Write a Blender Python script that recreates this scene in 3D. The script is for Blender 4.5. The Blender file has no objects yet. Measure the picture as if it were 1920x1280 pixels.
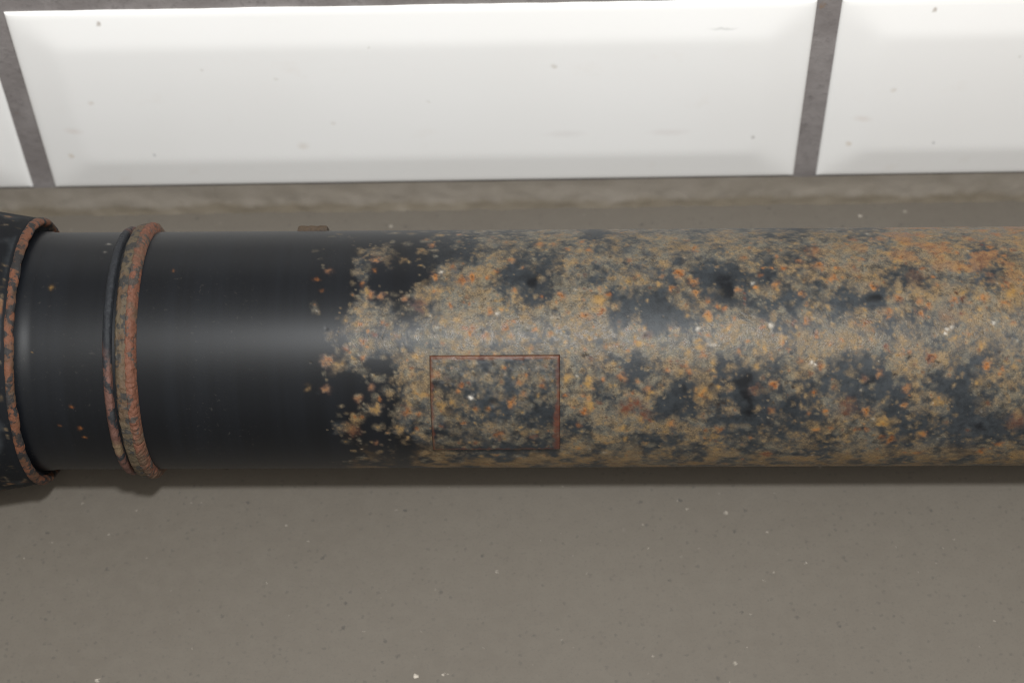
import bpy, math, random
import numpy as np
from mathutils import Vector, Matrix

# ------------------------------------------------------------------ units
K = 0.0011            # metres per model unit
ZC = 46.2             # tube axis stands this many units above the countertop
def P(x, y, z):       # model units (tube axis = x axis, z = 0) -> metres, countertop at z = 0
    return Vector((x * K, y * K, (z + ZC) * K))

sc = bpy.context.scene
COL = sc.collection

# ------------------------------------------------------------------ camera
CAM_F = 3616.5
CAM_C = np.array([-1.14, -381.25, 486.91])
YAW, PITCH, ROLL = 0.0298, 0.9026, -0.0286
def cam_axes():
    cy, sy, cp, sp = math.cos(YAW), math.sin(YAW), math.cos(PITCH), math.sin(PITCH)
    fwd = np.array([-sy * cp, cy * cp, -sp]); right = np.array([cy, sy, 0.0]); up = np.cross(right, fwd)
    c, s = math.cos(ROLL), math.sin(ROLL)
    return fwd, c * right + s * up, -s * right + c * up
FWD, RGT, UPV = cam_axes()
cam = bpy.data.cameras.new('camera'); cam_o = bpy.data.objects.new('camera', cam); COL.objects.link(cam_o)
m = Matrix(((RGT[0], UPV[0], -FWD[0]), (RGT[1], UPV[1], -FWD[1]), (RGT[2], UPV[2], -FWD[2]))).to_4x4()
m.translation = P(*CAM_C)
cam_o.matrix_world = m
cam.sensor_width = 36.0
cam.lens = CAM_F * 36.0 / 1920.0
cam.clip_start = 0.01; cam.clip_end = 50.0
cam.dof.use_dof = True
cam.dof.focus_distance = 592.0 * K
cam.dof.aperture_fstop = 10.0
sc.camera = cam_o

# ------------------------------------------------------------------ light
w = bpy.data.worlds.new('World'); sc.world = w; w.use_nodes = True
bg = w.node_tree.nodes['Background']
bg.inputs['Color'].default_value = (1.0, 0.95, 0.88, 1); bg.inputs['Strength'].default_value = 0.50

def area(name, loc, target, size, watts, color, shape='DISK', size_y=None):
    l = bpy.data.lights.new(name, 'AREA'); l.shape = shape; l.size = size
    if size_y: l.size_y = size_y
    l.energy = watts; l.color = color
    o = bpy.data.objects.new(name, l); COL.objects.link(o)
    o.location = loc
    o.rotation_euler = (Vector(target) - Vector(loc)).to_track_quat('-Z', 'Y').to_euler()
    return o
fl = CAM_C + UPV * 132.0 + RGT * 6.0
area('camera_flash', P(*fl), P(0, 10, -20), 0.045, 4.6, (0.96, 0.985, 1.0))
area('ceiling_light', Vector((0.35, -1.15, 1.80)), Vector((0, 0, 0)), 1.6, 16.5, (1.0, 0.955, 0.88), 'RECTANGLE', 1.2)

sc.view_settings.view_transform = 'Standard'
try: sc.view_settings.look = 'None'
except Exception: pass
sc.cycles.filter_width = 1.1
sc.view_settings.exposure = 0.0; sc.view_settings.gamma = 1.0

# ------------------------------------------------------------------ helpers
def link(name, me, mat=None, parent=None, loc=None, rot=None):
    o = bpy.data.objects.new(name, me); COL.objects.link(o)
    if mat is not None: me.materials.append(mat)
    if parent is not None: o.parent = parent
    if loc is not None: o.location = loc
    if rot is not None: o.rotation_euler = rot
    return o

def grid_mesh(name, V, closed_v=False, smooth=True):
    """V: array (nu, nv, 3) -> quad mesh."""
    nu, nv, _ = V.shape
    idx = np.arange(nu * nv).reshape(nu, nv)
    if closed_v:
        idx = np.concatenate([idx, idx[:, :1]], axis=1)
    q = np.stack([idx[:-1, :-1], idx[1:, :-1], idx[1:, 1:], idx[:-1, 1:]], axis=-1).reshape(-1, 4)
    me = bpy.data.meshes.new(name)
    me.vertices.add(nu * nv); me.vertices.foreach_set('co', V.reshape(-1).astype(np.float32))
    n = len(q)
    me.loops.add(n * 4); me.loops.foreach_set('vertex_index', q.reshape(-1).astype(np.int32))
    me.polygons.add(n)
    me.polygons.foreach_set('loop_start', np.arange(0, n * 4, 4, dtype=np.int32))
    me.polygons.foreach_set('use_smooth', np.full(n, smooth, dtype=bool))
    me.update(calc_edges=True); me.validate()
    return me

def add_attr(me, name, arr):
    a = me.attributes.new(name, 'FLOAT_COLOR', 'POINT')
    a.data.foreach_set('color', arr.reshape(-1).astype(np.float32))

rng = np.random.RandomState(7)
def hash2(ix, iy, seed):
    h = (ix.astype(np.int64) * 374761393 + iy.astype(np.int64) * 668265263 + seed * 1442695041) & 0xFFFFFFFF
    h = ((h ^ (h >> 13)) * 1274126177) & 0xFFFFFFFF
    h = (h ^ (h >> 16)) & 0xFFFFFFFF
    return h.astype(np.float64) / 4294967295.0
def vnoise(x, y, seed=0):
    ix, iy = np.floor(x), np.floor(y); fx, fy = x - ix, y - iy
    fx = fx * fx * fx * (fx * (fx * 6 - 15) + 10); fy = fy * fy * fy * (fy * (fy * 6 - 15) + 10)
    a, b = hash2(ix, iy, seed), hash2(ix + 1, iy, seed)
    c, d = hash2(ix, iy + 1, seed), hash2(ix + 1, iy + 1, seed)
    return (a * (1 - fx) + b * fx) * (1 - fy) + (c * (1 - fx) + d * fx) * fy
def fbm(x, y, octv=4, seed=0, gain=0.5):
    s, a, t = 0.0, 1.0, 0.0
    ca, sa = math.cos(0.6), math.sin(0.6)
    for o in range(octv):
        s = s + a * vnoise(x, y, seed + 17 * o); t += a; a *= gain
        x, y = (ca * x - sa * y) * 2.03 + 11.3, (sa * x + ca * y) * 2.03 - 7.7
    return s / t
def sstep(e0, e1, x):
    t = np.clip((x - e0) / (e1 - e0), 0, 1); return t * t * (3 - 2 * t)

# ------------------------------------------------------------------ node helpers
class NT:
    def __init__(self, name):
        self.mat = bpy.data.materials.new(name); self.mat.use_nodes = True
        self.t = self.mat.node_tree; self.b = self.t.nodes['Principled BSDF']
    def n(self, kind, **kw):
        nd = self.t.nodes.new(kind)
        for k, v in kw.items(): setattr(nd, k, v)
        return nd
    def put(self, sock, v):
        if isinstance(v, bpy.types.NodeSocket): self.t.links.new(v, sock)
        elif v is not None:
            if hasattr(sock.default_value, '__len__') and len(sock.default_value) == 4 and len(v) == 3: v = (*v, 1)
            sock.default_value = v
    def noise(self, vec, scale, detail=4, rough=0.55, dist=0.0):
        nd = self.n('ShaderNodeTexNoise'); self.put(nd.inputs['Vector'], vec)
        nd.inputs['Scale'].default_value = scale; nd.inputs['Detail'].default_value = detail
        nd.inputs['Roughness'].default_value = rough; nd.inputs['Distortion'].default_value = dist
        return nd.outputs['Fac']
    def voro(self, vec, scale, rand=1.0):
        nd = self.n('ShaderNodeTexVoronoi'); self.put(nd.inputs['Vector'], vec)
        nd.inputs['Scale'].default_value = scale; nd.inputs['Randomness'].default_value = rand
        return nd.outputs['Distance'], nd.outputs['Color']
    def math(self, op, a, b=None, clamp=False):
        nd = self.n('ShaderNodeMath', operation=op, use_clamp=clamp)
        self.put(nd.inputs[0], a)
        if b is not None: self.put(nd.inputs[1], b)
        return nd.outputs[0]
    def ramp(self, f, a, b, lo=0.0, hi=1.0):
        nd = self.n('ShaderNodeMapRange', interpolation_type='SMOOTHSTEP')
        self.put(nd.inputs['Value'], f)
        nd.inputs['From Min'].default_value = a; nd.inputs['From Max'].default_value = b
        nd.inputs['To Min'].default_value = lo; nd.inputs['To Max'].default_value = hi
        return nd.outputs['Result']
    def mix(self, f, a, b):
        nd = self.n('ShaderNodeMix', data_type='RGBA')
        self.put(nd.inputs[0], f); self.put(nd.inputs[6], a); self.put(nd.inputs[7], b)
        return nd.outputs[2]
    def mixf(self, f, a, b):
        nd = self.n('ShaderNodeMix', data_type='FLOAT')
        self.put(nd.inputs[0], f); self.put(nd.inputs[2], a); self.put(nd.inputs[3], b)
        return nd.outputs[0]
    def pos(self):
        return self.n('ShaderNodeTexCoord').outputs['Object']
    def sep(self, v):
        nd = self.n('ShaderNodeSeparateXYZ'); self.put(nd.inputs[0], v); return nd.outputs
    def bump(self, h, strength, dist, normal=None):
        nd = self.n('ShaderNodeBump'); self.put(nd.inputs['Height'], h)
        nd.inputs['Strength'].default_value = strength; nd.inputs['Distance'].default_value = dist
        if normal is not None: self.put(nd.inputs['Normal'], normal)
        return nd.outputs['Normal']
    def out(self, color=None, rough=None, normal=None, spec=None):
        self.put(self.b.inputs['Base Color'], color); self.put(self.b.inputs['Roughness'], rough)
        if normal is not None: self.put(self.b.inputs['Normal'], normal)
        if spec is not None: self.put(self.b.inputs['Specular IOR Level'], spec)
        return self.mat

# ------------------------------------------------------------------ materials
def mat_worn(name, paint=(0.0032, 0.0041, 0.0058), matte=0.0):
    t = NT(name); p = t.pos()
    A = t.n('ShaderNodeAttribute', attribute_name='wear_a'); B = t.n('ShaderNodeAttribute', attribute_name='wear_b')
    sa = t.n('ShaderNodeSeparateColor'); t.put(sa.inputs[0], A.outputs['Color'])
    sb = t.n('ShaderNodeSeparateColor'); t.put(sb.inputs[0], B.outputs['Color'])
    rust, orange, red = sa.outputs[0], sa.outputs[1], sa.outputs[2]; ochre = A.outputs['Alpha']
    pale, pit, film = sb.outputs[0], sb.outputs[1], sb.outputs[2]; tone = B.outputs['Alpha']
    fine = t.noise(p, 1700, 3, 0.6)
    med = t.noise(p, 420, 4, 0.6)
    big = t.noise(p, 110, 3, 0.55)
    # faint rings left round the tube where the paint was brushed on
    sv = t.n('ShaderNodeVectorMath', operation='MULTIPLY'); t.put(sv.inputs[0], p); sv.inputs[1].default_value = (1, .03, .03)
    band = t.noise(sv.outputs[0], 160, 4, .6)
    dust = t.math('MULTIPLY', t.ramp(t.noise(p, 700, 3, .7), .60, .74), t.ramp(t.noise(p, 40, 3, .6), .42, .66))
    pat = t.noise(p, 190, 3, 0.5, 0.4)
    # film of thin grey oxide, then rust proper
    paint = t.mix(t.ramp(band, .35, .7), paint, tuple(v * 1.5 for v in paint))
    paint = t.mix(t.math('MULTIPLY', dust, .18), paint, (0.10, 0.092, 0.08))
    c = t.mix(t.math('MULTIPLY', film, t.ramp(med, 0.25, 0.65, 0.5, 1.0)), paint, (0.052, 0.060, 0.067))
    tan = t.mix(t.ramp(tone, .12, .80), (0.130, 0.115, 0.084), (0.190, 0.130, 0.066))
    tan = t.mix(t.ramp(pat, 0.50, 0.72, 0, .6), tan, (0.185, 0.118, 0.052))
    tan = t.mix(t.ramp(pat, 0.46, 0.30, 0, .55), tan, (0.095, 0.098, 0.090))
    tan = t.mix(t.ramp(big, 0.54, 0.36, 0, .60), tan, (0.118, 0.110, 0.088))
    lowf = t.noise(p, 75, 4, 0.6)
    tan = t.mix(t.ramp(lowf, 0.50, 0.66, 0, .70), tan, (0.135, 0.092, 0.046))
    tan = t.mix(t.ramp(med, 0.52, 0.36, 0, .65), tan, (0.062, 0.050, 0.036))
    tan = t.mix(t.ramp(fine, 0.48, 0.72, 0, .34), tan, (0.27, 0.205, 0.13))
    tan = t.mix(t.ramp(fine, 0.46, 0.30, 0, .38), tan, (0.048, 0.042, 0.035))
    rm = t.math('ADD', rust, t.math('MULTIPLY', t.math('SUBTRACT', fine, 0.5), t.math('MULTIPLY', rust, 0.6)))
    rm = t.math('MULTIPLY', rm, 1.12, True)
    c = t.mix(rm, c, tan)
    f2 = t.ramp(fine, 0.2, 0.6, 0.6, 1.0)
    c = t.mix(t.math('MULTIPLY', ochre, f2), c, (0.27, 0.155, 0.045))
    c = t.mix(t.math('MULTIPLY', orange, f2), c, t.mix(t.ramp(med, .35, .65), (0.20, 0.064, 0.015), (0.30, 0.122, 0.032)))
    c = t.mix(t.math('MULTIPLY', red, f2), c, (0.092, 0.029, 0.017))
    c = t.mix(t.math('MULTIPLY', pale, f2), c, (0.55, 0.51, 0.45))
    c = t.mix(pit, c, (0.018, 0.012, 0.009))
    rg = t.mixf(t.ramp(rust, 0.1, 0.7), t.math('ADD', t.mixf(film, 0.41 + matte, 0.49 + matte), t.math('MULTIPLY', band, 0.045)), t.ramp(med, .35, .65, .30, .56))
    hgt = t.math('MULTIPLY', fine, t.math('ADD', 0.06, t.math('ADD', t.math('MULTIPLY', rust, 0.75), t.math('MULTIPLY', film, 0.5))))
    nrm = t.bump(hgt, 0.55, 0.00024)
    return t.out(c, rg, nrm, t.mixf(t.ramp(t.math('MAXIMUM', rust, film), .1, .7), 0.30, 0.22) if not matte else 0.20)

def mat_rustring(name, base=(0.235, 0.075, 0.032), dark=(0.05, 0.04, 0.034), brown=(0.15, 0.105, 0.06), darkness=0.5, brownness=0.5, painted_top=False):
    t = NT(name); p = t.pos()
    a = t.noise(p, 260, 5, 0.6); b = t.noise(p, 900, 4, 0.6); d = t.noise(p, 90, 3, 0.55)
    c = t.mix(t.ramp(b, 0.3, 0.7), base, tuple(v * 1.35 for v in base))
    c = t.mix(t.ramp(d, 0.62 - 0.3 * brownness, 0.78 - 0.3 * brownness), c, brown)
    c = t.mix(t.ramp(a, 0.68 - 0.22 * darkness, 0.76 - 0.22 * darkness), c, dark)
    if painted_top:      # the upper half of the ridge has kept its black paint
        zz = t.math('ADD', t.sep(p)[2], t.math('MULTIPLY', t.math('SUBTRACT', d, .5), .02))
        c = t.mix(t.ramp(zz, (ZC + 27) * K, (ZC + 33) * K), c, (0.014, 0.016, 0.02))
    return t.out(c, t.math('ADD', 0.55, t.math('MULTIPLY', b, 0.3)), t.bump(t.math('ADD', a, t.math('MULTIPLY', b, .6)), 0.8, 0.0007), 0.4)

def mat_counter():
    t = NT('grey_speckled_quartz'); p = t.pos()
    big = t.noise(p, 9, 3, 0.5); mid = t.noise(p, 160, 4, 0.6); fine = t.noise(p, 900, 3, 0.6)
    c = t.mix(t.ramp(big, 0.3, 0.7), (0.122, 0.107, 0.089), (0.132, 0.117, 0.098))
    c = t.mix(t.ramp(mid, 0.35, 0.7, 0, 0.30), c, (0.146, 0.130, 0.108))
    c = t.mix(t.ramp(fine, 0.50, 0.75, 0, 0.40), c, (0.10, 0.091, 0.081))
    # dark grains, their edges broken by the noise
    nv = t.n('ShaderNodeTexNoise'); nv.inputs['Scale'].default_value = 900; t.put(nv.inputs['Vector'], p)
    wv = t.n('ShaderNodeVectorMath', operation='MULTIPLY_ADD'); t.put(wv.inputs[0], nv.outputs['Color']); wv.inputs[1].default_value = (0.0016, 0.0016, 0.0016); t.put(wv.inputs[2], p)
    q = wv.outputs[0]
    d1, col1 = t.voro(q, 400)
    s1 = t.sep(col1)
    g = t.math('MULTIPLY', t.ramp(d1, 0.38, 0.10), t.ramp(s1[0], 0.40, 0.70))
    c = t.mix(t.math('MULTIPLY', g, t.ramp(s1[1], 0, 1, 0.05, 0.42)), c, (0.072, 0.066, 0.060))
    d3, col3 = t.voro(q, 210)
    s3 = t.sep(col3)
    g3 = t.math('MULTIPLY', t.ramp(d3, 0.24, 0.05), t.ramp(s3[0], 0.78, 0.90))
    c = t.mix(t.math('MULTIPLY', g3, t.ramp(s3[1], 0, 1, 0.15, 0.65)), c, (0.052, 0.049, 0.047))
    # pale flecks
    d2, col2 = t.voro(q, 110)
    s2 = t.sep(col2)
    f = t.math('MULTIPLY', t.ramp(d2, 0.13, 0.03), t.ramp(s2[0], 0.90, 0.95))
    c = t.mix(t.math('MULTIPLY', f, t.ramp(s2[1], 0, 1, .3, .8)), c, (0.55, 0.50, 0.43))
    d4, col4 = t.voro(q, 300); s4 = t.sep(col4)
    f4 = t.math('MULTIPLY', t.ramp(d4, 0.20, 0.05), t.ramp(s4[1], 0.92, 0.97))
    c = t.mix(t.math('MULTIPLY', f4, 0.35), c, (0.38, 0.34, 0.29))
    return t.out(c, t.math('ADD', 0.42, t.math('MULTIPLY', mid, 0.12)), t.bump(fine, 0.12, 0.0002), 0.4)

def mat_tile(spots):
    t = NT('white_glazed_ceramic'); p = t.pos()
    big = t.noise(p, 14, 2, 0.5)
    c = t.mix(t.ramp(big, 0.3, 0.7), (0.875, 0.870, 0.860), (0.89, 0.887, 0.880))
    sm = t.noise(p, 55, 4, 0.6); fine = t.noise(p, 230, 3, 0.6)
    c = t.mix(t.ramp(sm, 0.60, 0.80, 0, 0.10), c, (0.62, 0.50, 0.38))
    d, col = t.voro(p, 60); s = t.sep(col)
    c = t.mix(t.math('MULTIPLY', t.ramp(d, 0.09, 0.03), t.ramp(s[0], 0.88, 0.95, 0, 0.15)), c, (0.38, 0.30, 0.22))
    wv = t.n('ShaderNodeVectorMath', operation='MULTIPLY_ADD')
    nc = t.n('ShaderNodeTexNoise'); nc.inputs['Scale'].default_value = 400; t.put(nc.inputs['Vector'], p)
    t.put(wv.inputs[0], nc.outputs['Color']); wv.inputs[1].default_value = (0.0016,) * 3; t.put(wv.inputs[2], p)
    pw = wv.outputs[0]
    for (x, z, rx, rz, colr, k) in spots:
        sub = t.n('ShaderNodeVectorMath', operation='SUBTRACT'); t.put(sub.inputs[0], pw); sub.inputs[1].default_value = (x * K + .0008, 0.0008, z * K + .0008)
        mul = t.n('ShaderNodeVectorMath', operation='MULTIPLY'); t.put(mul.inputs[0], sub.outputs[0]); mul.inputs[1].default_value = (1 / (rx * K), 0, 1 / (rz * K))
        ln = t.n('ShaderNodeVectorMath', operation='LENGTH'); t.put(ln.inputs[0], mul.outputs[0])
        c = t.mix(t.ramp(ln.outputs['Value'], 1.15, 0.1, 0, k * .7), c, colr)
    m_ = t.out(c, t.math('ADD', 0.16, t.math('MULTIPLY', sm, 0.08)), t.bump(t.noise(p, 30, 2, .5), 0.08, 0.0006), 0.5)
    return m_

def mat_grout(name, c0, c1, rough=0.85, c2=None):
    t = NT(name); p = t.pos()
    a = t.noise(p, 45, 4, 0.6); b = t.noise(p, 420, 4, 0.65); e = t.noise(p, 130, 3, 0.6)
    c = t.mix(t.ramp(a, 0.35, 0.65), c0, c1)
    c = t.mix(t.ramp(b, 0.5, 0.75, 0, 0.5), c, tuple(v * 0.55 for v in c0))
    c = t.mix(t.ramp(e, 0.66, 0.74, 0, 0.5), c, c2 or (0.22, 0.13, 0.06))
    return t.out(c, rough, t.bump(t.math('ADD', b, a), 0.5, 0.0006), 0.35)

# ------------------------------------------------------------------ countertop (the surface)
Yw, zb, TH, xa, TW, G, WY = 104.76, -33.57, 85.13, -182.4, 271.8, 8.35, 0.0119
M_counter = mat_counter()
nx, ny = 2, 2
def box_mesh(name, x0, x1, y0, y1, z0, z1, bev=0.0):
    import bmesh
    bm = bmesh.new()
    bmesh.ops.create_cube(bm, size=1.0)
    for v in bm.verts:
        v.co = Vector((x0 + (v.co.x + .5) * (x1 - x0), y0 + (v.co.y + .5) * (y1 - y0), z0 + (v.co.z + .5) * (z1 - z0))) * K
    if bev: bmesh.ops.bevel(bm, geom=bm.edges[:], offset=bev * K, segments=3, affect='EDGES', profile=0.5)
    me = bpy.data.meshes.new(name); bm.to_mesh(me); bm.free()
    return me
ct = link('countertop', box_mesh('countertop', -640, 640, -420, 125, -36, 0, 1.5), M_counter)
ct['kind'] = 'structure'

# ------------------------------------------------------------------ tiled wall
wall = bpy.data.objects.new('tiled_wall', None); COL.objects.link(wall)
wall.location = (0, Yw * K, 0); wall.rotation_euler = (0, 0, math.atan(WY))
wall['label'] = 'wall of white bevelled ceramic tiles with grey grout behind the rusty tube'
wall['category'] = 'wall'
M_grout = mat_grout('grey_cement_grout', (0.190, 0.172, 0.168), (0.25, 0.23, 0.226))
gz0 = 0.0
gx = np.arange(-600, 601, 2.5); gz = np.concatenate([np.arange(0.0, 150, 1.6), np.arange(150, 420, 20)])
GX, GZ = np.meshgrid(gx, gz, indexing='ij')
GY = 1.15 + .5 * (fbm(GX / 9, GZ / 9, 4, 3) - 0.5)
link('grout_bed', grid_mesh('grout_bed', np.stack([GX, GY, GZ], -1) * K), M_grout, wall)

def tile_mesh(name):
    b, rise = 15.0, 2.1
    def coords(L):
        e = np.array([0, .25, .6, 1.2, 3, 6, 9, 11.5, 13, 14, 15, 16, 17, 18.5, 21, 25])
        mid = np.linspace(25, L - 25, 12)[1:-1]
        return np.concatenate([e, mid, L - e[::-1]])
    u, v = coords(TW), coords(TH)
    U, Vv = np.meshgrid(u, v, indexing='ij')
    du = np.minimum(U, TW - U); dv = np.minimum(Vv, TH - Vv)
    k = 2.2
    dm = -k * np.log(np.exp(-du / k) + np.exp(-dv / k)); dm = np.maximum(dm, 0)
    dm = np.where((du == 0) | (dv == 0), 0, dm)
    s = 2.6   # soft shoulder  between bevel and face
    q = b - dm
    hgt = rise * (1 - np.where(q > s, q, np.where(q < -s, 0, (q + s) ** 2 / (4 * s))) / b)
    lip = np.minimum(du, dv); hgt = hgt - 0.55 * np.clip(1 - lip / 1.2, 0, 1) ** 2
    Y = -hgt
    V = np.stack([U, Y, Vv], -1)
    # side skirt back into the grout
    ring0 = V.copy()
    pad = np.zeros((V.shape[0] + 2, V.shape[1] + 2, 3)); pad[1:-1, 1:-1] = V
    pad[0, 1:-1] = V[0]; pad[-1, 1:-1] = V[-1]; pad[1:-1, 0] = V[:, 0]; pad[1:-1, -1] = V[:, -1]
    pad[0, 0] = V[0, 0]; pad[0, -1] = V[0, -1]; pad[-1, 0] = V[-1, 0]; pad[-1, -1] = V[-1, -1]
    for sl in (np.s_[0, :], np.s_[-1, :], np.s_[:, 0], np.s_[:, -1]): pad[sl][..., 1] = 4.0
    return grid_mesh(name, pad * K)
TSPOTS = [(31, 80.5, 1.1, 1.4, (0.20, 0.13, 0.07), .75), (9.6, 18, 1.5, 1.6, (0.5, 0.36, 0.2), .5), (40, 18.5, .9, 1.3, (0.3, 0.3, 0.32), .6),
          (22, 45, 1.5, 1.6, (0.5, 0.4, 0.3), .4), (94, 22, 2.6, 2.4, (0.55, 0.44, 0.33), .35), (184, 59, 1.6, 1.6, (0.42, 0.36, 0.28), .5),
          (255, 23, 1.0, 1.3, (0.3, 0.27, 0.25), .6), (241, 74.5, 5.5, .8, (0.4, 0.42, 0.4), .5), (225, 26, 9, 2.2, (0.55, 0.45, 0.42), .22),
          (188, 26, 9, 2.2, (0.5, 0.42, 0.4), .18), (88, 55, 1.2, 1.0, (0.4, 0.36, 0.3), .3), (63, 60, 1.0, 1.0, (0.4, 0.36, 0.3), .3),
          (140, 43, .9, 1.0, (0.42, 0.38, 0.3), .25), (121, 69, .8, .9, (0.4, 0.38, 0.33), .3), (13, 31, 4, 2, (0.6, 0.46, 0.38), .3)]
M_tile = mat_tile(TSPOTS)
t_me = tile_mesh('tile'); t_me.materials.append(M_tile)
random.seed(4)
def place_tile(x, z):
    o = link('tile', t_me, None, wall, ((x) * K, 0, (z + ZC) * K), (random.uniform(-.004, .004), random.uniform(-.0006, .0006), 0))
    return o
for i in (-1, 0, 1):
    place_tile(xa + i * (TW + G), zb)
for i in (-2, -1, 0, 1):
    place_tile(xa + (i + .5) * (TW + G), zb + TH + G + 0.7)
# lower bead of sealant between tiles and countertop
bx = np.arange(-600, 601, 1.5); pr = np.linspace(0, 1, 13)
BX, PR = np.meshgrid(bx, pr, indexing='ij')
wob = fbm(BX / 16, PR * 1.6, 4, 9) - .5; wob2 = fbm(BX / 4, PR * 3, 3, 21) - .5
BZ = (12.4 + 0.5 * wob) * (1 - PR) ** 1.15 - 0.3 * PR
BY = 0.6 - (0.4 + 2.9 * PR ** 1.6) - .7 * wob * np.sin(PR * math.pi) - .3 * wob2 * np.sin(PR * math.pi) - 1.2 * (wob + wob2) * PR
tS = NT('grey_sealant'); pS = tS.pos()
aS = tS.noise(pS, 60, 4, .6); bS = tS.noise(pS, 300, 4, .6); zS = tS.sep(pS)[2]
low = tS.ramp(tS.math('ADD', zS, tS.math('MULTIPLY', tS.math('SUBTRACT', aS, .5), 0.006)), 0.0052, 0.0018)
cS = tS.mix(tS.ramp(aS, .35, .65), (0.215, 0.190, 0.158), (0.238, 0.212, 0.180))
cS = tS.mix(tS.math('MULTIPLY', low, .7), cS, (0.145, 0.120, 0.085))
cS = tS.mix(tS.ramp(bS, .62, .75, 0, .25), cS, (0.10, 0.075, 0.045))
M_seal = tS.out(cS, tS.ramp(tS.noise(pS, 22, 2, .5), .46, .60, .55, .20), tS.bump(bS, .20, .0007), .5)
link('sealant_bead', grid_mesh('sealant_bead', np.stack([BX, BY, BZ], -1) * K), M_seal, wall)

# ------------------------------------------------------------------ wear map of the tube surface
R = 38.0
PHI_V = math.atan2(CAM_C[2], CAM_C[1])            # direction from axis to camera in the y-z plane
def to_surface(px, py, r=R):
    """photo pixel -> (s, phi) where that sight line meets the tube"""
    d = FWD + RGT * ((px - 960) / CAM_F) + UPV * ((640 - py) / CAM_F)
    a = d[1] ** 2 + d[2] ** 2; b = 2 * (CAM_C[1] * d[1] + CAM_C[2] * d[2]); c = CAM_C[1] ** 2 + CAM_C[2] ** 2 - r * r
    disc = max(b * b - 4 * a * c, 0.0)
    t = (-b - math.sqrt(disc)) / (2 * a); q = CAM_C + d * t
    a_ = math.atan2(q[2], q[1]) - PHI_V
    return q[0], PHI_V + (a_ + math.pi) % (2 * math.pi) - math.pi
def to_photo(s, phi, r=R):
    d0, d1, d2 = s - CAM_C[0], r * np.cos(phi) - CAM_C[1], r * np.sin(phi) - CAM_C[2]
    z = d0 * FWD[0] + d1 * FWD[1] + d2 * FWD[2]
    x = d0 * RGT[0] + d1 * RGT[1] + d2 * RGT[2]; y = d0 * UPV[0] + d1 * UPV[1] + d2 * UPV[2]
    return 960 + CAM_F * x / z, 640 - CAM_F * y / z

# how much of the paint has rusted through: rows every 40 px from y 440, columns every 40 px from x 560
DENS = """
00101122454566266654654466557787899
01043121464446636636565548867787357
01041026751035366341041435663256338
01041356765157622153035143206667787
00155247746758613125564345364365665
00244346545357468555666567764665455
01231355544546433565233564326753254
01012455542655431415304512212312344
00132564423145546124302135331561354
00421445666452665545223344562232013
00021134432336353443535543573542565
00122133255555456666666666656656666
"""
rows = [r_ for r_ in DENS.split() if r_]
DG = np.array([[int(ch) for ch in r_] for r_ in rows], float) / 9.0
def dens_at(px, py):
    u = np.clip((px - 560) / 40.0, 0, DG.shape[1] - 1.001); v = np.clip((py - 440) / 40.0, 0, DG.shape[0] - 1.001)
    iu, iv = np.floor(u).astype(int), np.floor(v).astype(int); fu, fv = u - iu, v - iv
    fu = fu * fu * (3 - 2 * fu); fv = fv * fv * (3 - 2 * fv)
    d = (DG[iv, iu] * (1 - fu) + DG[iv, iu + 1] * fu) * (1 - fv) + (DG[iv + 1, iu] * (1 - fu) + DG[iv + 1, iu + 1] * fu) * fv
    return d * sstep(555, 600, px)

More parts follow.
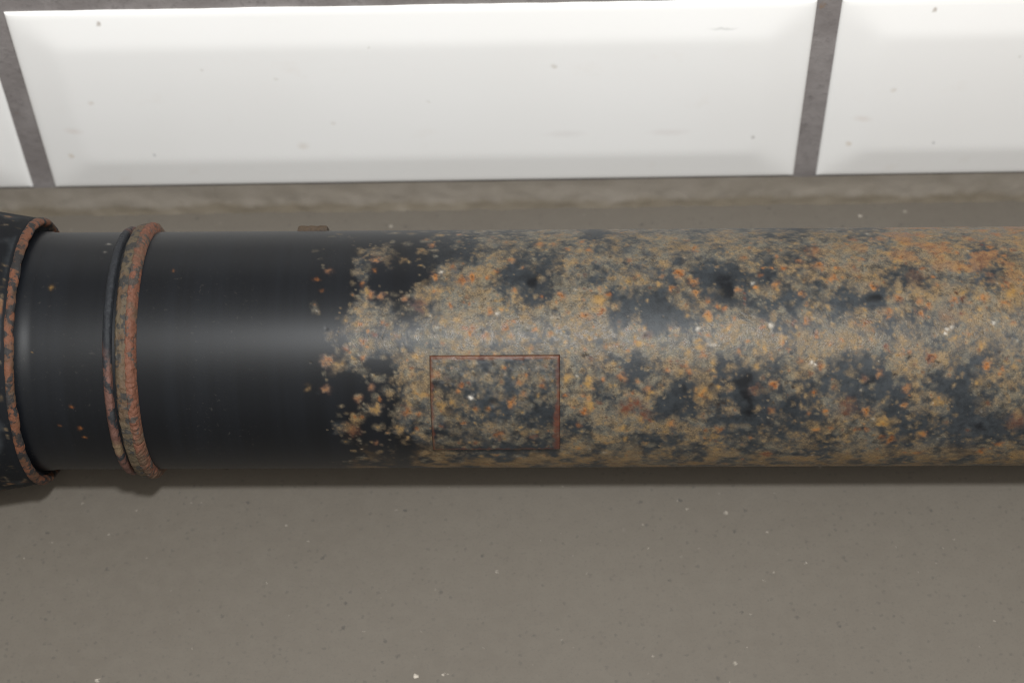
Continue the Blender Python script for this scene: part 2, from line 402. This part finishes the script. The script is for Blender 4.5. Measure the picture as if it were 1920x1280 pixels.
SPOTS = """
o 704 487 9 .7;o 592 522 5 .5;o 615 507 7 .4;o 604 545 4 .3;o 701 508 5 .5;o 695 553 7 .7;o 714 554 6 .6;o 680 532 5 .6;c 757 488 6 .4;o 759 560 6 .5
o 809 460 7 .7;o 799 449 5 .4;o 814 518 7 .9;p 826 510 4 .6;o 884 520 8 1;o 868 527 10 .7;o 850 500 7 .6;r 787 567 11 .45;r 788 580 7 .45;o 815 547 6 .6
o 675 606 5 .8;o 716 602 4 .7;r 725 608 4 .7;r 703 628 4 .9;o 690 622 5 .7;o 680 642 6 .8;o 647 655 5 .6;o 880 624 6 1.2
o 886 615 6 .8;c 832 600 8 .5;c 855 595 8 .6;o 613 677 9 .7;c 632 684 10 .5;o 678 671 5 .7;c 783 668 8 .8;o 773 690 5 .6;o 697 727 6 .5;o 712 748 5 .6
o 611 730 7 .5;c 578 726 5 .3;o 670 748 8 .4;c 703 766 8 .7;o 762 770 9 .7;o 660 805 14 .4;c 750 804 7 .7;o 785 804 5 .7;c 764 820 5 .6;c 667 784 8 .4
o 704 830 6 .4;o 866 718 6 .8;o 858 731 5 .8;c 850 750 6 .7;o 890 761 5 .7;r 826 794 5 .9;o 870 790 6 .8;c 829 760 8 .7;c 790 740 9 .7
p 883 743 5 1;o 960 752 7 .95;o 917 583 6 .95;p 932 588 5 .5;c 965 548 4 .6;o 915 520 5 .9;o 960 487 7 .6;o 930 508 5 .5;o 980 502 4 .6;o 1010 458 8 .6;o 1040 458 6 .6
o 1092 453 5 .8;o 1105 468 6 .7;o 1065 467 5 .6;o 1015 557 4 .7;o 1052 554 6 .9;c 1125 562 11 .7;o 1128 582 8 1;o 1141 553 5 .9;o 1098 592 9 .8;k 1099 591 2.5 .8
o 950 614 7 .8;k 950 614 2.5 .7;o 1003 618 5 .9;o 910 630 7 .7;o 960 632 6 .5;c 1107 634 4 .9;c 1191 632 4 .8;c 1198 645 6 .9;c 1208 615 4 .9;r 1213 627 6 .5;k 1210 627 2 .8
o 1032 627 5 .5;o 1180 488 6 .5;k 1096 667 4 1;o 1165 707 8 .6;c 1065 707 8 .8;o 1063 740 5 .8;o 1093 740 5 .6;c 1105 715 8 .8;o 1132 712 5 .7;o 985 703 5 .7
o 975 716 6 .6;o 1017 722 5 .7;o 945 689 4 .8;o 1213 728 9 .7;c 1222 738 7 .8;o 1093 770 7 1;c 1105 762 8 .9;o 1085 796 5 .5;o 935 810 10 .6;r 1000 815 6 .7;c 1170 823 5 .6
r 1178 763 11 .9;r 1195 757 10 .9;r 1210 780 10 .8;r 1220 787 6 .8;o 1272 513 8 .9;o 1300 466 9 .8;o 1395 483 6 .8;o 1300 528 8 .8;o 1258 540 6 .8;k 1256 534 2 .7
o 1304 549 6 .8;o 1328 564 5 .8;o 1325 590 7 1;c 1326 596 6 .7;o 1345 575 5 .8;o 1358 580 5 .8;o 1380 598 5 .7;o 1385 543 6 .7;r 1396 550 3 .7;r 1396 560 3 .7;r 1396 570 3 .6
o 1417 538 4 .9;o 1432 502 4 .8;o 1446 503 4 .8;o 1467 502 5 1;p 1411 530 4 .4;o 1425 516 5 .5;o 1455 533 7 .7;o 1502 551 6 .8;o 1533 498 10 .9;o 1500 489 7 .7
o 1527 470 14 .5;o 1567 501 5 .8;o 1560 521 7 .7;r 1485 604 5 .8;o 1512 601 6 .9;c 1517 587 6 .7;p 1446 610 5 .6;c 1365 615 5 1;c 1470 635 8 .6;o 1470 642 5 .7
o 1531 628 6 .8;o 1400 640 5 .7;c 1310 638 5 .9;p 1308 616 4 .5;c 1435 653 5 .9;p 1332 645 7 .35;o 1555 645 7 .5;o 1317 740 9 .8;c 1318 736 11 .7;c 1348 728 4 1
k 1333 724 3 .7;o 1452 721 7 1.1;r 1452 723 4 .6;k 1487 726 4 .9;o 1525 736 5 .95;r 1416 730 8 .5;o 1290 698 5 .7;o 1253 694 5 .7;o 1285 685 7 .5;k 1356 711 2 .6
o 1537 687 7 .6;o 1548 770 5 .9;o 1515 775 5 .5;o 1350 803 7 .7;o 1325 805 5 .5;o 1258 795 7 .6;r 1437 851 8 .9;o 1437 850 8 .5;o 1530 805 6 .7;o 1555 803 5 .5;c 1340 817 6 .6
o 1448 770 6 .4;o 1385 660 5 .6;o 1318 663 7 .7;c 1290 661 6 .7;o 1500 675 5 .6;p 1520 681 4 .8;p 1528 683 3 .7;k 1350 758 4 .8;k 1345 762 3 .6;k 1357 755 3 .7
o 1637 537 7 .9;o 1692 481 7 .8;o 1614 485 5 .6;o 1730 503 5 .9;o 1799 505 5 .7;o 1796 473 5 .7;o 1855 463 7 .8;o 1839 480 5 .6;r 1840 459 3 .9;r 1903 468 4 .9;r 1806 443 4 .9
o 1686 561 8 .8;r 1689 559 3 .9;o 1723 563 6 .6;o 1740 572 6 .8;o 1726 587 7 1.1;o 1788 563 8 .8;r 1807 559 5 1;k 1808 558 2.5 .7;k 1794 549 3 .8;r 1804 586 4 .9;o 1846 560 8 .8
r 1887 527 4 .8;o 1890 532 7 .6;c 1895 548 9 1;o 1880 568 8 .7;o 1665 585 8 .7;o 1666 597 5 .7;o 1622 607 7 .8;r 1663 651 5 1;r 1776 592 12 .4;p 1775 618 4 .6;p 1783 612 4 .5;p 1772 626 3 .8
p 1861 603 4 .6;c 1840 650 8 .9;o 1815 625 4 .5;o 1748 518 4 .8;r 1744 672 7 1.1;o 1748 670 9 .8;k 1742 674 3 .6;k 1706 673 3.5 .8;o 1706 660 5 .6;k 1761 680 3.5 .7;o 1848 684 7 1.3
k 1873 660 3 .8;o 1693 760 6 1;o 1625 770 8 1;c 1657 790 10 .9;o 1668 825 9 .8;o 1650 818 7 .5;o 1730 815 8 .7;r 1590 760 14 .6;r 1587 774 9 .7;o 1625 805 6 .8;o 1605 805 6 .6
c 1760 755 8 .6;c 1833 715 5 .8;k 1678 703 3 .8;o 1650 700 6 .6;r 1620 708 5 .6;o 1840 845 8 .9;o 1875 832 8 .6;r 1905 790 14 .6;o 1720 850 8 .6;o 1700 727 7 .6
o 1880 690 5 .7;o 1875 700 4 .7;r 1835 655 3 .7;o 1480 655 5 .5;c 97 539 4 .55;o 133 762 3 .7;o 150 803 4 .8;o 160 820 4 .6;o 112 797 3 .5;c 60 660 1.2 .5;p 203 458 4 .25;p 196 472 4 .2;o 325 508 3 .3;k 610 615 3 .3
o 1600 450 8 .5;o 1650 447 9 .5;o 1730 442 10 .6;o 1770 455 9 .5;o 1870 440 10 .7;o 1900 436 9 .6;o 1820 448 9 .6;o 1880 480 7 .6;c 1690 455 10 .5;o 1750 475 8 .5
"""
spots = []
for ln in SPOTS.replace('\n', ';').split(';'):
    q = ln.split()
    if len(q) == 5:
        s0, p0 = to_surface(float(q[1]), float(q[2])); spots.append((q[0], s0, p0, float(q[3]) / 6.0 * (.82 if q[0] in 'op' else 1), float(q[4]), 1))
        if q[0] == 'o' and float(q[3]) >= 6 and float(q[4]) >= .75: spots.append(('k', s0 + .1, p0 - .004, float(q[3]) / 6.0 * .26, .65, 1))
# the rust itself: thousands of small soft blooms, thick where the map says so
r2 = np.random.RandomState(11)
NB = 27000
bpx, bpy_ = r2.uniform(565, 1935, NB), r2.uniform(432, 882, NB)
keep = r2.rand(NB) < np.clip(dens_at(bpx, bpy_) * 1.05, 0, 1) ** 1.55
BLOOMS = []
for px, py in zip(bpx[keep], bpy_[keep]):
    s0, p0 = to_surface(px, py)
    if abs(p0 - PHI_V) > 1.36: continue
    BLOOMS.append((s0, p0, .30 + 1.35 * r2.rand() ** 2.6, r2.uniform(.2, .95), r2.beta(.8, .9), r2.rand()))
# the sight lines crowd together near the outlines, so fill those strips evenly along the surface
for _ in range(5200):
    s0 = r2.uniform(-70, 175); p0 = PHI_V + r2.choice([-1, 1]) * r2.uniform(1.0, 1.6)
    u_, v_ = to_photo(s0, PHI_V + float(np.clip(p0 - PHI_V, -1.42, 1.42)))
    if r2.rand() < float(dens_at(np.array(u_), np.array(v_))) ** 1.3 * .9:
        BLOOMS.append((s0, p0, .30 + 1.35 * r2.rand() ** 2.6, r2.uniform(.2, .95), r2.beta(.8, .9), r2.rand()))
for (s0, p0, rad, a_, to_, u_) in list(BLOOMS):
    if rad > .62 and u_ < .17: spots.append(('o' if u_ < .08 else 'c', s0, p0, rad * r2.uniform(.25, .6), r2.uniform(.3, .85)))
    elif u_ > .965: spots.append(('r', s0, p0, rad * .5, r2.uniform(.3, .8)))
    elif u_ > .88: spots.append(('k', s0, p0, .14 + .22 * r2.rand(), r2.uniform(.35, .9)))
    elif u_ > .868: spots.append(('p', s0, p0, rad * .35, r2.uniform(.15, .4)))

def wear_fields(S, PH, r=R, dens=1.0):
    """S, PH: grids (ns, np_) of axis position and angle -> two RGBA fields and a relief height"""
    psi = (PH - PHI_V + math.pi) % (2 * math.pi) - math.pi
    lim = 1.47
    psi2 = np.where(np.abs(psi) > lim, np.sign(psi) * (2 * lim - np.abs(psi)), psi)
    ARC = psi * R
    wx = (fbm(S / 9, ARC / 9, 4, 1) - .5) * 9; wy_ = (fbm(S / 9 + 50, ARC / 9, 4, 2) - .5) * 9
    px, py = to_photo(S + wx * .75, psi2 + PHI_V + wy_ * .75 / R)
    d = dens_at(px, py) * dens
    n1 = fbm(S / 5.0, ARC / 4.4, 5, 5, .55); n2 = fbm(S / 1.3, ARC / 1.3, 4, 8, .6); n3 = fbm(S / 14, ARC / 14, 3, 31)
    nn = .72 * n1 + .28 * n2
    film = sstep(.22, .72, d + (n1 - .5) * .7 + (n3 - .5) * .4) * sstep(0, .1, d) * .9
    inv = np.ones_like(S); tw = np.full_like(S, 1e-4); tsum = np.full_like(S, .4e-4)
    scol = S[:, 0]; prow = PH[0, :]
    wsx = (fbm(S / 1.6, ARC / 1.6, 3, 61) - .5) * 2.6; wsy = (fbm(S / 1.6 + 9, ARC / 1.6, 3, 62) - .5) * 2.6
    dprow = (prow - PHI_V + math.pi) % (2 * math.pi) - math.pi
    order = np.argsort(dprow); dps = dprow[order]
    for s0, p0, rad, a, to_, _u in BLOOMS:
        m_ = rad * 1.7 + .9
        i0, i1 = np.searchsorted(scol, [s0 - m_, s0 + m_])
        dp0 = p0 - PHI_V
        j0, j1 = np.searchsorted(dps, [dp0 - m_ / R, dp0 + m_ / R])
        if i1 <= i0 or j1 <= j0: continue
        js = order[j0:j1]
        if js[-1] - js[0] != len(js) - 1: continue
        sub = np.s_[i0:i1, js[0]:js[-1] + 1]
        ww = min(1.0, rad * .8)
        q2 = ((S[sub] - s0 + wsx[sub] * ww) ** 2 + ((dps[j0:j1][None] - dp0) * R + wsy[sub] * ww) ** 2) / (rad * rad)
        g = sstep(1.55, .15, np.sqrt(q2)) * a
        inv[sub] *= 1 - g * .8; tw[sub] += g; tsum[sub] += g * to_
    base = sstep(.30, 1.0, d * 1.12 + (.65 * n1 + .35 * n2 - .5) * 1.5) * sstep(0, .1, d)
    rust = 1 - (1 - base * .74) * inv
    rust = np.clip(rust * (.50 + .80 * n2), 0, 1)
    film = np.clip(np.maximum(film, (.25 + .55 * n3) * sstep(760, 950, px) * sstep(-.02, .16, d + (n1 - .5) * .3)), 0, 1)
    tone = np.clip(tsum / tw * 1.1 - .14 + (n1 - .5) * 1.2 + np.clip((px - 1250) * .0003, -.1, .2) + .28 * sstep(1450, 1850, px) * sstep(600, 470, py), 0, 1)
    F = {k: np.zeros_like(S) for k in 'orcpk'}
    halo = np.zeros_like(S)
    for kind, s0, p0, rad, a, *ex in spots:
        i0, i1 = np.searchsorted(scol, [s0 - rad * 2.6 - .8, s0 + rad * 2.6 + .8])
        dp = (prow - p0 + math.pi) % (2 * math.pi) - math.pi
        js = np.nonzero(np.abs(dp) * R < rad * 2.6 + .8)[0]
        if i1 <= i0 or len(js) == 0: continue
        sub = np.s_[i0:i1, js[0]:js[-1] + 1]
        dd = np.hypot(S[sub] - s0 + wsx[sub] * min(1.3, rad), dp[None, js[0]:js[-1] + 1] * R + wsy[sub] * min(1.3, rad)) / rad
        g = np.exp(-(dd ** 2) * (1.0 if ex else 1.3)) * a * ((.85 + .35 * n2[sub]) if ex else (.45 + .8 * n2[sub]))
        F[kind][sub] = np.maximum(F[kind][sub], g)
        if kind in 'orc' and rad > .75: halo[sub] = np.maximum(halo[sub], np.exp(-(dd / 1.7) ** 2) * min(1, a))
    rust = np.maximum(rust, sstep(.25, .85, halo + (n2 - .5) * .5) * .75)
    film = np.maximum(film, sstep(.1, .6, halo) * .6)
    F['c'] = np.maximum(F['c'], .45 * sstep(825, 872, py) * sstep(.35, .65, n1) * sstep(.1, .3, d))
    F['o'] = np.maximum(F['o'], .55 * sstep(1450, 1850, px) * sstep(560, 450, py) * sstep(.50, .68, n1))
    A = np.stack([rust, np.clip(F['o'], 0, 1), np.clip(F['r'], 0, 1), np.clip(F['c'], 0, 1)], -1)
    B = np.stack([np.clip(F['p'], 0, 1), np.clip(F['k'] * 1.15, 0, 1), film, tone], -1)
    n4 = fbm(S / .55, ARC / .55, 2, 88)
    relief = (rust * ((n2 - .4) * .045 + (n4 - .5) * .07) + F['o'] * .03 + F['r'] * .02 - F['k'] * .22)
    return A, B, relief

# ------------------------------------------------------------------ the driveshaft
shaft = bpy.data.objects.new('driveshaft', None); COL.objects.link(shaft); shaft.location = (0, 0, 0)
shaft['label'] = 'rust-spotted black steel driveshaft tube lying on the grey countertop'
shaft['category'] = 'driveshaft'
M_worn = mat_worn('rusting_black_paint')

sg = np.concatenate([np.arange(-168, -84, .55), np.arange(-84, 172, .36), np.arange(172, 332, 2.0)])
front = np.arange(-1.62, 1.62, .36 / R); back = np.linspace(1.62, 2 * math.pi - 1.62, 90)[:-1]
pg = PHI_V + np.concatenate([front, back])
S_, PH_ = np.meshgrid(sg, pg, indexing='ij')
A_, B_, rel = wear_fields(S_, PH_)
rr = R + rel + .40 * sstep(-157.4, -161.6, S_)
me = grid_mesh('tube', np.stack([S_, rr * np.cos(PH_), rr * np.sin(PH_) + ZC], -1) * K, closed_v=True)
add_attr(me, 'wear_a', A_); add_attr(me, 'wear_b', B_)
link('tube', me, M_worn, shaft)

def lathe(name, prof, mat, nseg=400, jitter=None, wear=False):
    prof = np.array(prof, float)
    a = np.linspace(0, 2 * math.pi, nseg, endpoint=False)
    X = np.repeat(prof[:, :1], nseg, 1); RR = np.repeat(prof[:, 1:2], nseg, 1); AA = np.repeat(a[None], len(prof), 0)
    if jitter is not None: X, RR = jitter(X, RR, AA)
    me = grid_mesh(name, np.stack([X, RR * np.cos(AA), RR * np.sin(AA) + ZC], -1) * K, closed_v=True)
    if wear is not False:
        z = np.zeros_like(X); n = fbm(X / 3.5, AA * R / 3.5, 4, 70); n2 = fbm(X / 1.2, AA * R / 1.2, 3, 71); n3 = fbm(X / 9, AA * R / 9, 3, 72)
        ru = sstep(.60, .78, .6 * n + .4 * n2) * .6; fm = (X < -165.0) * 1.0; ru = ru * fm; og = sstep(.62, .76, .5 * n + .5 * n3) * .6 * fm
        add_attr(me, 'wear_a', np.stack([ru, og, z, z], -1)); add_attr(me, 'wear_b', np.stack([z, z, sstep(.45, .7, n3) * .5 * fm, n], -1))
    return link(name, me, mat, shaft)
def shifted(prof, dx): return [(x + dx, r_) for x, r_ in prof]

def resample(prof, step):
    out = []
    for (x0, r0), (x1, r1) in zip(prof[:-1], prof[1:]):
        n = max(1, int(math.hypot(x1 - x0, r1 - r0) / step))
        out += [(x0 + (x1 - x0) * i / n, r0 + (r1 - r0) * i / n) for i in range(n)]
    return out + [prof[-1]]

# flared end on the left, and the mirrored one outside the picture that carries the other end
yk = [(-262, 30), (-262, 45.6), (-261, 46.2), (-189, 46.2), (-186, 45.9), (-180, 45.1), (-166.5, 42.8), (-165.2, 42.4), (-164.6, 42.0), (-164.4, 41.2), (-164.8, 40.0), (-165.4, 38.6), (-166, 37.6)]
M_flare = mat_worn('matte_black_paint', matte=.28)
lathe('flared_end', resample(shifted(yk, 1.6), .7), M_flare, 420, None, 0.0)
yk2 = [(410, 30), (410, 45.6), (409, 46.2), (340, 46.2), (326, 42.4), (324, 38.5), (322, 37.9)]
lathe('flared_end', resample(yk2, 2), M_worn, 200, None, 0.0)

def lumpy(amp, scale, seed, edge=0.0):
    def f(X, RR, AA):
        # noise on a circle of arc so it closes on itself
        arc = AA * R           # the seam of the noise lies on the far side
        n = fbm(arc / scale, X / scale, 4, seed) - .5
        e = fbm(arc / scale * 1.7 + 31, X * .6, 4, seed + 5) - .5
        m = np.clip((RR - 38.0) / 1.2, 0, 1)
        return X + e * edge * m, RR + n * amp * m + e * amp * .5 * m
    return f
M_orange = mat_rustring('orange_rust', (0.108, 0.044, 0.026), brown=(0.09, 0.055, 0.035), darkness=.72, brownness=.55)
M_brown = mat_rustring('brown_rust', (0.070, 0.043, 0.025), dark=(0.030, 0.028, 0.026), brown=(0.082, 0.062, 0.038), darkness=.85, brownness=.85)
M_red = mat_rustring('dull_red_rust', (0.088, 0.042, 0.032), dark=(0.02, 0.021, 0.024), darkness=.75, brownness=.3, painted_top=True)
M_mouth = mat_rustring('patchy_brown_rust', (0.105, 0.040, 0.020), dark=(0.018, 0.016, 0.016), brown=(0.060, 0.036, 0.021), darkness=.95, brownness=.6)
# rusty weld round the mouth of the flared end
lathe('weld_bead', resample(shifted([(-166.4, 42.3), (-165.6, 42.85), (-164.6, 42.8), (-163.7, 42.2), (-163.3, 41.5), (-163.5, 40.8), (-164.3, 40.2), (-165.0, 39.8)], 1.6), .3), M_mouth, 600, lumpy(.45, 4.5, 90, .9))
# double ring: narrow ridge, groove, broad brown band with an orange lip
lathe('narrow_ridge', resample([(-135.8, 37.6), (-135.5, 38.8), (-135.0, 39.5), (-134.2, 39.8), (-133.3, 39.5), (-132.9, 38.7), (-132.7, 37.6)], .3), M_red, 600, lumpy(.5, 2.2, 95, .5))
lathe('rusty_band', resample([(-132.0, 37.6), (-131.7, 39.3), (-131.2, 40.2), (-129.8, 40.7), (-128.5, 40.75), (-128.1, 40.5)], .25), M_brown, 700, lumpy(.7, 1.4, 97, .5))
lathe('weld_bead', resample([(-128.6, 40.3), (-128.2, 40.85), (-127.4, 41.0), (-126.6, 40.7), (-125.9, 39.9), (-125.4, 38.7), (-125.3, 37.7)], .25), M_orange, 700, lumpy(.8, 1.1, 99, .9))

# balance weight: thin curved plate welded to the tube
def plate(name, corners, thick, mat, rim=(1, 1, 1, 1), step=.34, dimple=True, side=1.0):
    cs = [to_surface(*c) for c in corners]            # TL TR BR BL
    s0 = (cs[0][0] + cs[3][0]) / 2; s1 = (cs[1][0] + cs[2][0]) / 2
    p_top = (cs[0][1] + cs[1][1]) / 2; p_bot = (cs[2][1] + cs[3][1]) / 2
    return plate_sp(name, s0, s1, p_top, p_bot, thick, mat, rim, step, dimple)
def plate_sp(name, s0, s1, p_top, p_bot, thick, mat, rim, step, dimple):
    L, Wd = s1 - s0, abs(p_bot - p_top) * R
    def ax(n):
        e = np.array([-.30, -.22, -.1, .0, .1, .25, .5, .8])
        return np.concatenate([e, np.arange(1.1, n - 1.1, step), n - e[::-1]])
    u, v = ax(L), ax(Wd)
    U, Vv = np.meshgrid(u, v, indexing='ij')
    S = s0 + U; PH = p_top + np.sign(p_bot - p_top) * Vv / R
    A, B, rel = wear_fields(S, PH, dens=.70)
    du = np.minimum(U, L - U); dv = np.minimum(Vv, Wd - Vv); de = np.minimum(du, dv)
    wob = (fbm(S / 1.5, PH * R / 1.5, 3, 120) - .5)
    prof = np.clip((de + .30) / .55, 0, 1); prof = np.sqrt(1 - (1 - prof) ** 2)
    hgt = thick * prof * (1 + .25 * wob) - .25 + rel * prof * .8
    # rusty margins: rim = (left, right, top, bottom)
    rw = .75 + 1.0 * Vv / Wd + 1.6 * (fbm(S / 3, PH * R / 4, 3, 131) - .5)
    right = sstep(rw + .5, rw - .4, (L - U) + wob * 1.2) * rim[1] * np.clip(.25 + 1.3 * fbm(S / 2.2, PH * R / 2.2, 3, 151), 0, 1); left = sstep(1.0, .1, U + wob * 1.2) * rim[0]
    top = sstep(1.25, .5, Vv + wob) * rim[2]; bot = sstep(.8, .2, (Wd - Vv) + wob) * rim[3]
    A[..., 2] = np.maximum(A[..., 2], np.maximum.reduce([right, left, top * .75, bot]) * .92)
    A[..., 2] *= .6 + .7 * fbm(S / .9, PH * R / .9, 3, 141)
    A[..., 1] = np.maximum(A[..., 1] * (1 - right), np.maximum(top * .30, left * .15))
    B[..., 1] = np.maximum(B[..., 1], np.maximum(sstep(-.06, -.26, de) * .8 * sstep(.36, .58, fbm(S / 2.5, PH * R / 2.5, 3, 161)), sstep(.55, .0, np.abs((L - U) - rw - .5)) * .35 * rim[1]))
    A[..., 0] *= .8
    if dimple:
        sd, pd = to_surface(923, 752); dd = np.hypot(S - sd, (PH - pd) * R)
        hgt += -.42 * np.exp(-(dd / 1.2) ** 2) + .22 * np.exp(-((dd - 2.0) / .7) ** 2)
        B[..., 1] = np.maximum(B[..., 1], np.exp(-(dd / .9) ** 2) * .7); A[..., 0] *= (1 - np.exp(-(dd / 2.2) ** 2) * .6)
        sp, pp = to_surface(883, 743); dd = np.hypot(S - sp, (PH - pp) * R); hgt += .15 * np.exp(-(dd / .7) ** 2)
    rr = R + hgt
    me = grid_mesh(name, np.stack([S, rr * np.cos(PH), rr * np.sin(PH) + ZC], -1) * K)
    add_attr(me, 'wear_a', A); add_attr(me, 'wear_b', B)
    return link(name, me, mat, shaft)
o = plate('balance_weight', [(808, 667), (1047, 667), (1050, 838), (812, 836)], 1.35, M_worn, (.60, 1.0, .85, .8))
o['label'] = 'square plate with rusty red edges and a punched dimple on the near side of the tube'
M_block = mat_rustring('dark_brown_rust', (0.046, 0.029, 0.016), dark=(0.016, 0.014, 0.013), brown=(0.034, 0.024, 0.015), darkness=.6, brownness=.6)
sA, _ = to_surface(549, 445); sB, _ = to_surface(603, 445)
ps = PHI_V - math.acos(R / math.hypot(CAM_C[1], CAM_C[2]))
o = plate_sp('balance_weight', sA, sB, ps - .36, ps - .05, 2.0, M_block, (0, 0, 0, 0), 1.0, False)
o['label'] = 'small rusty block on the far side of the tube'
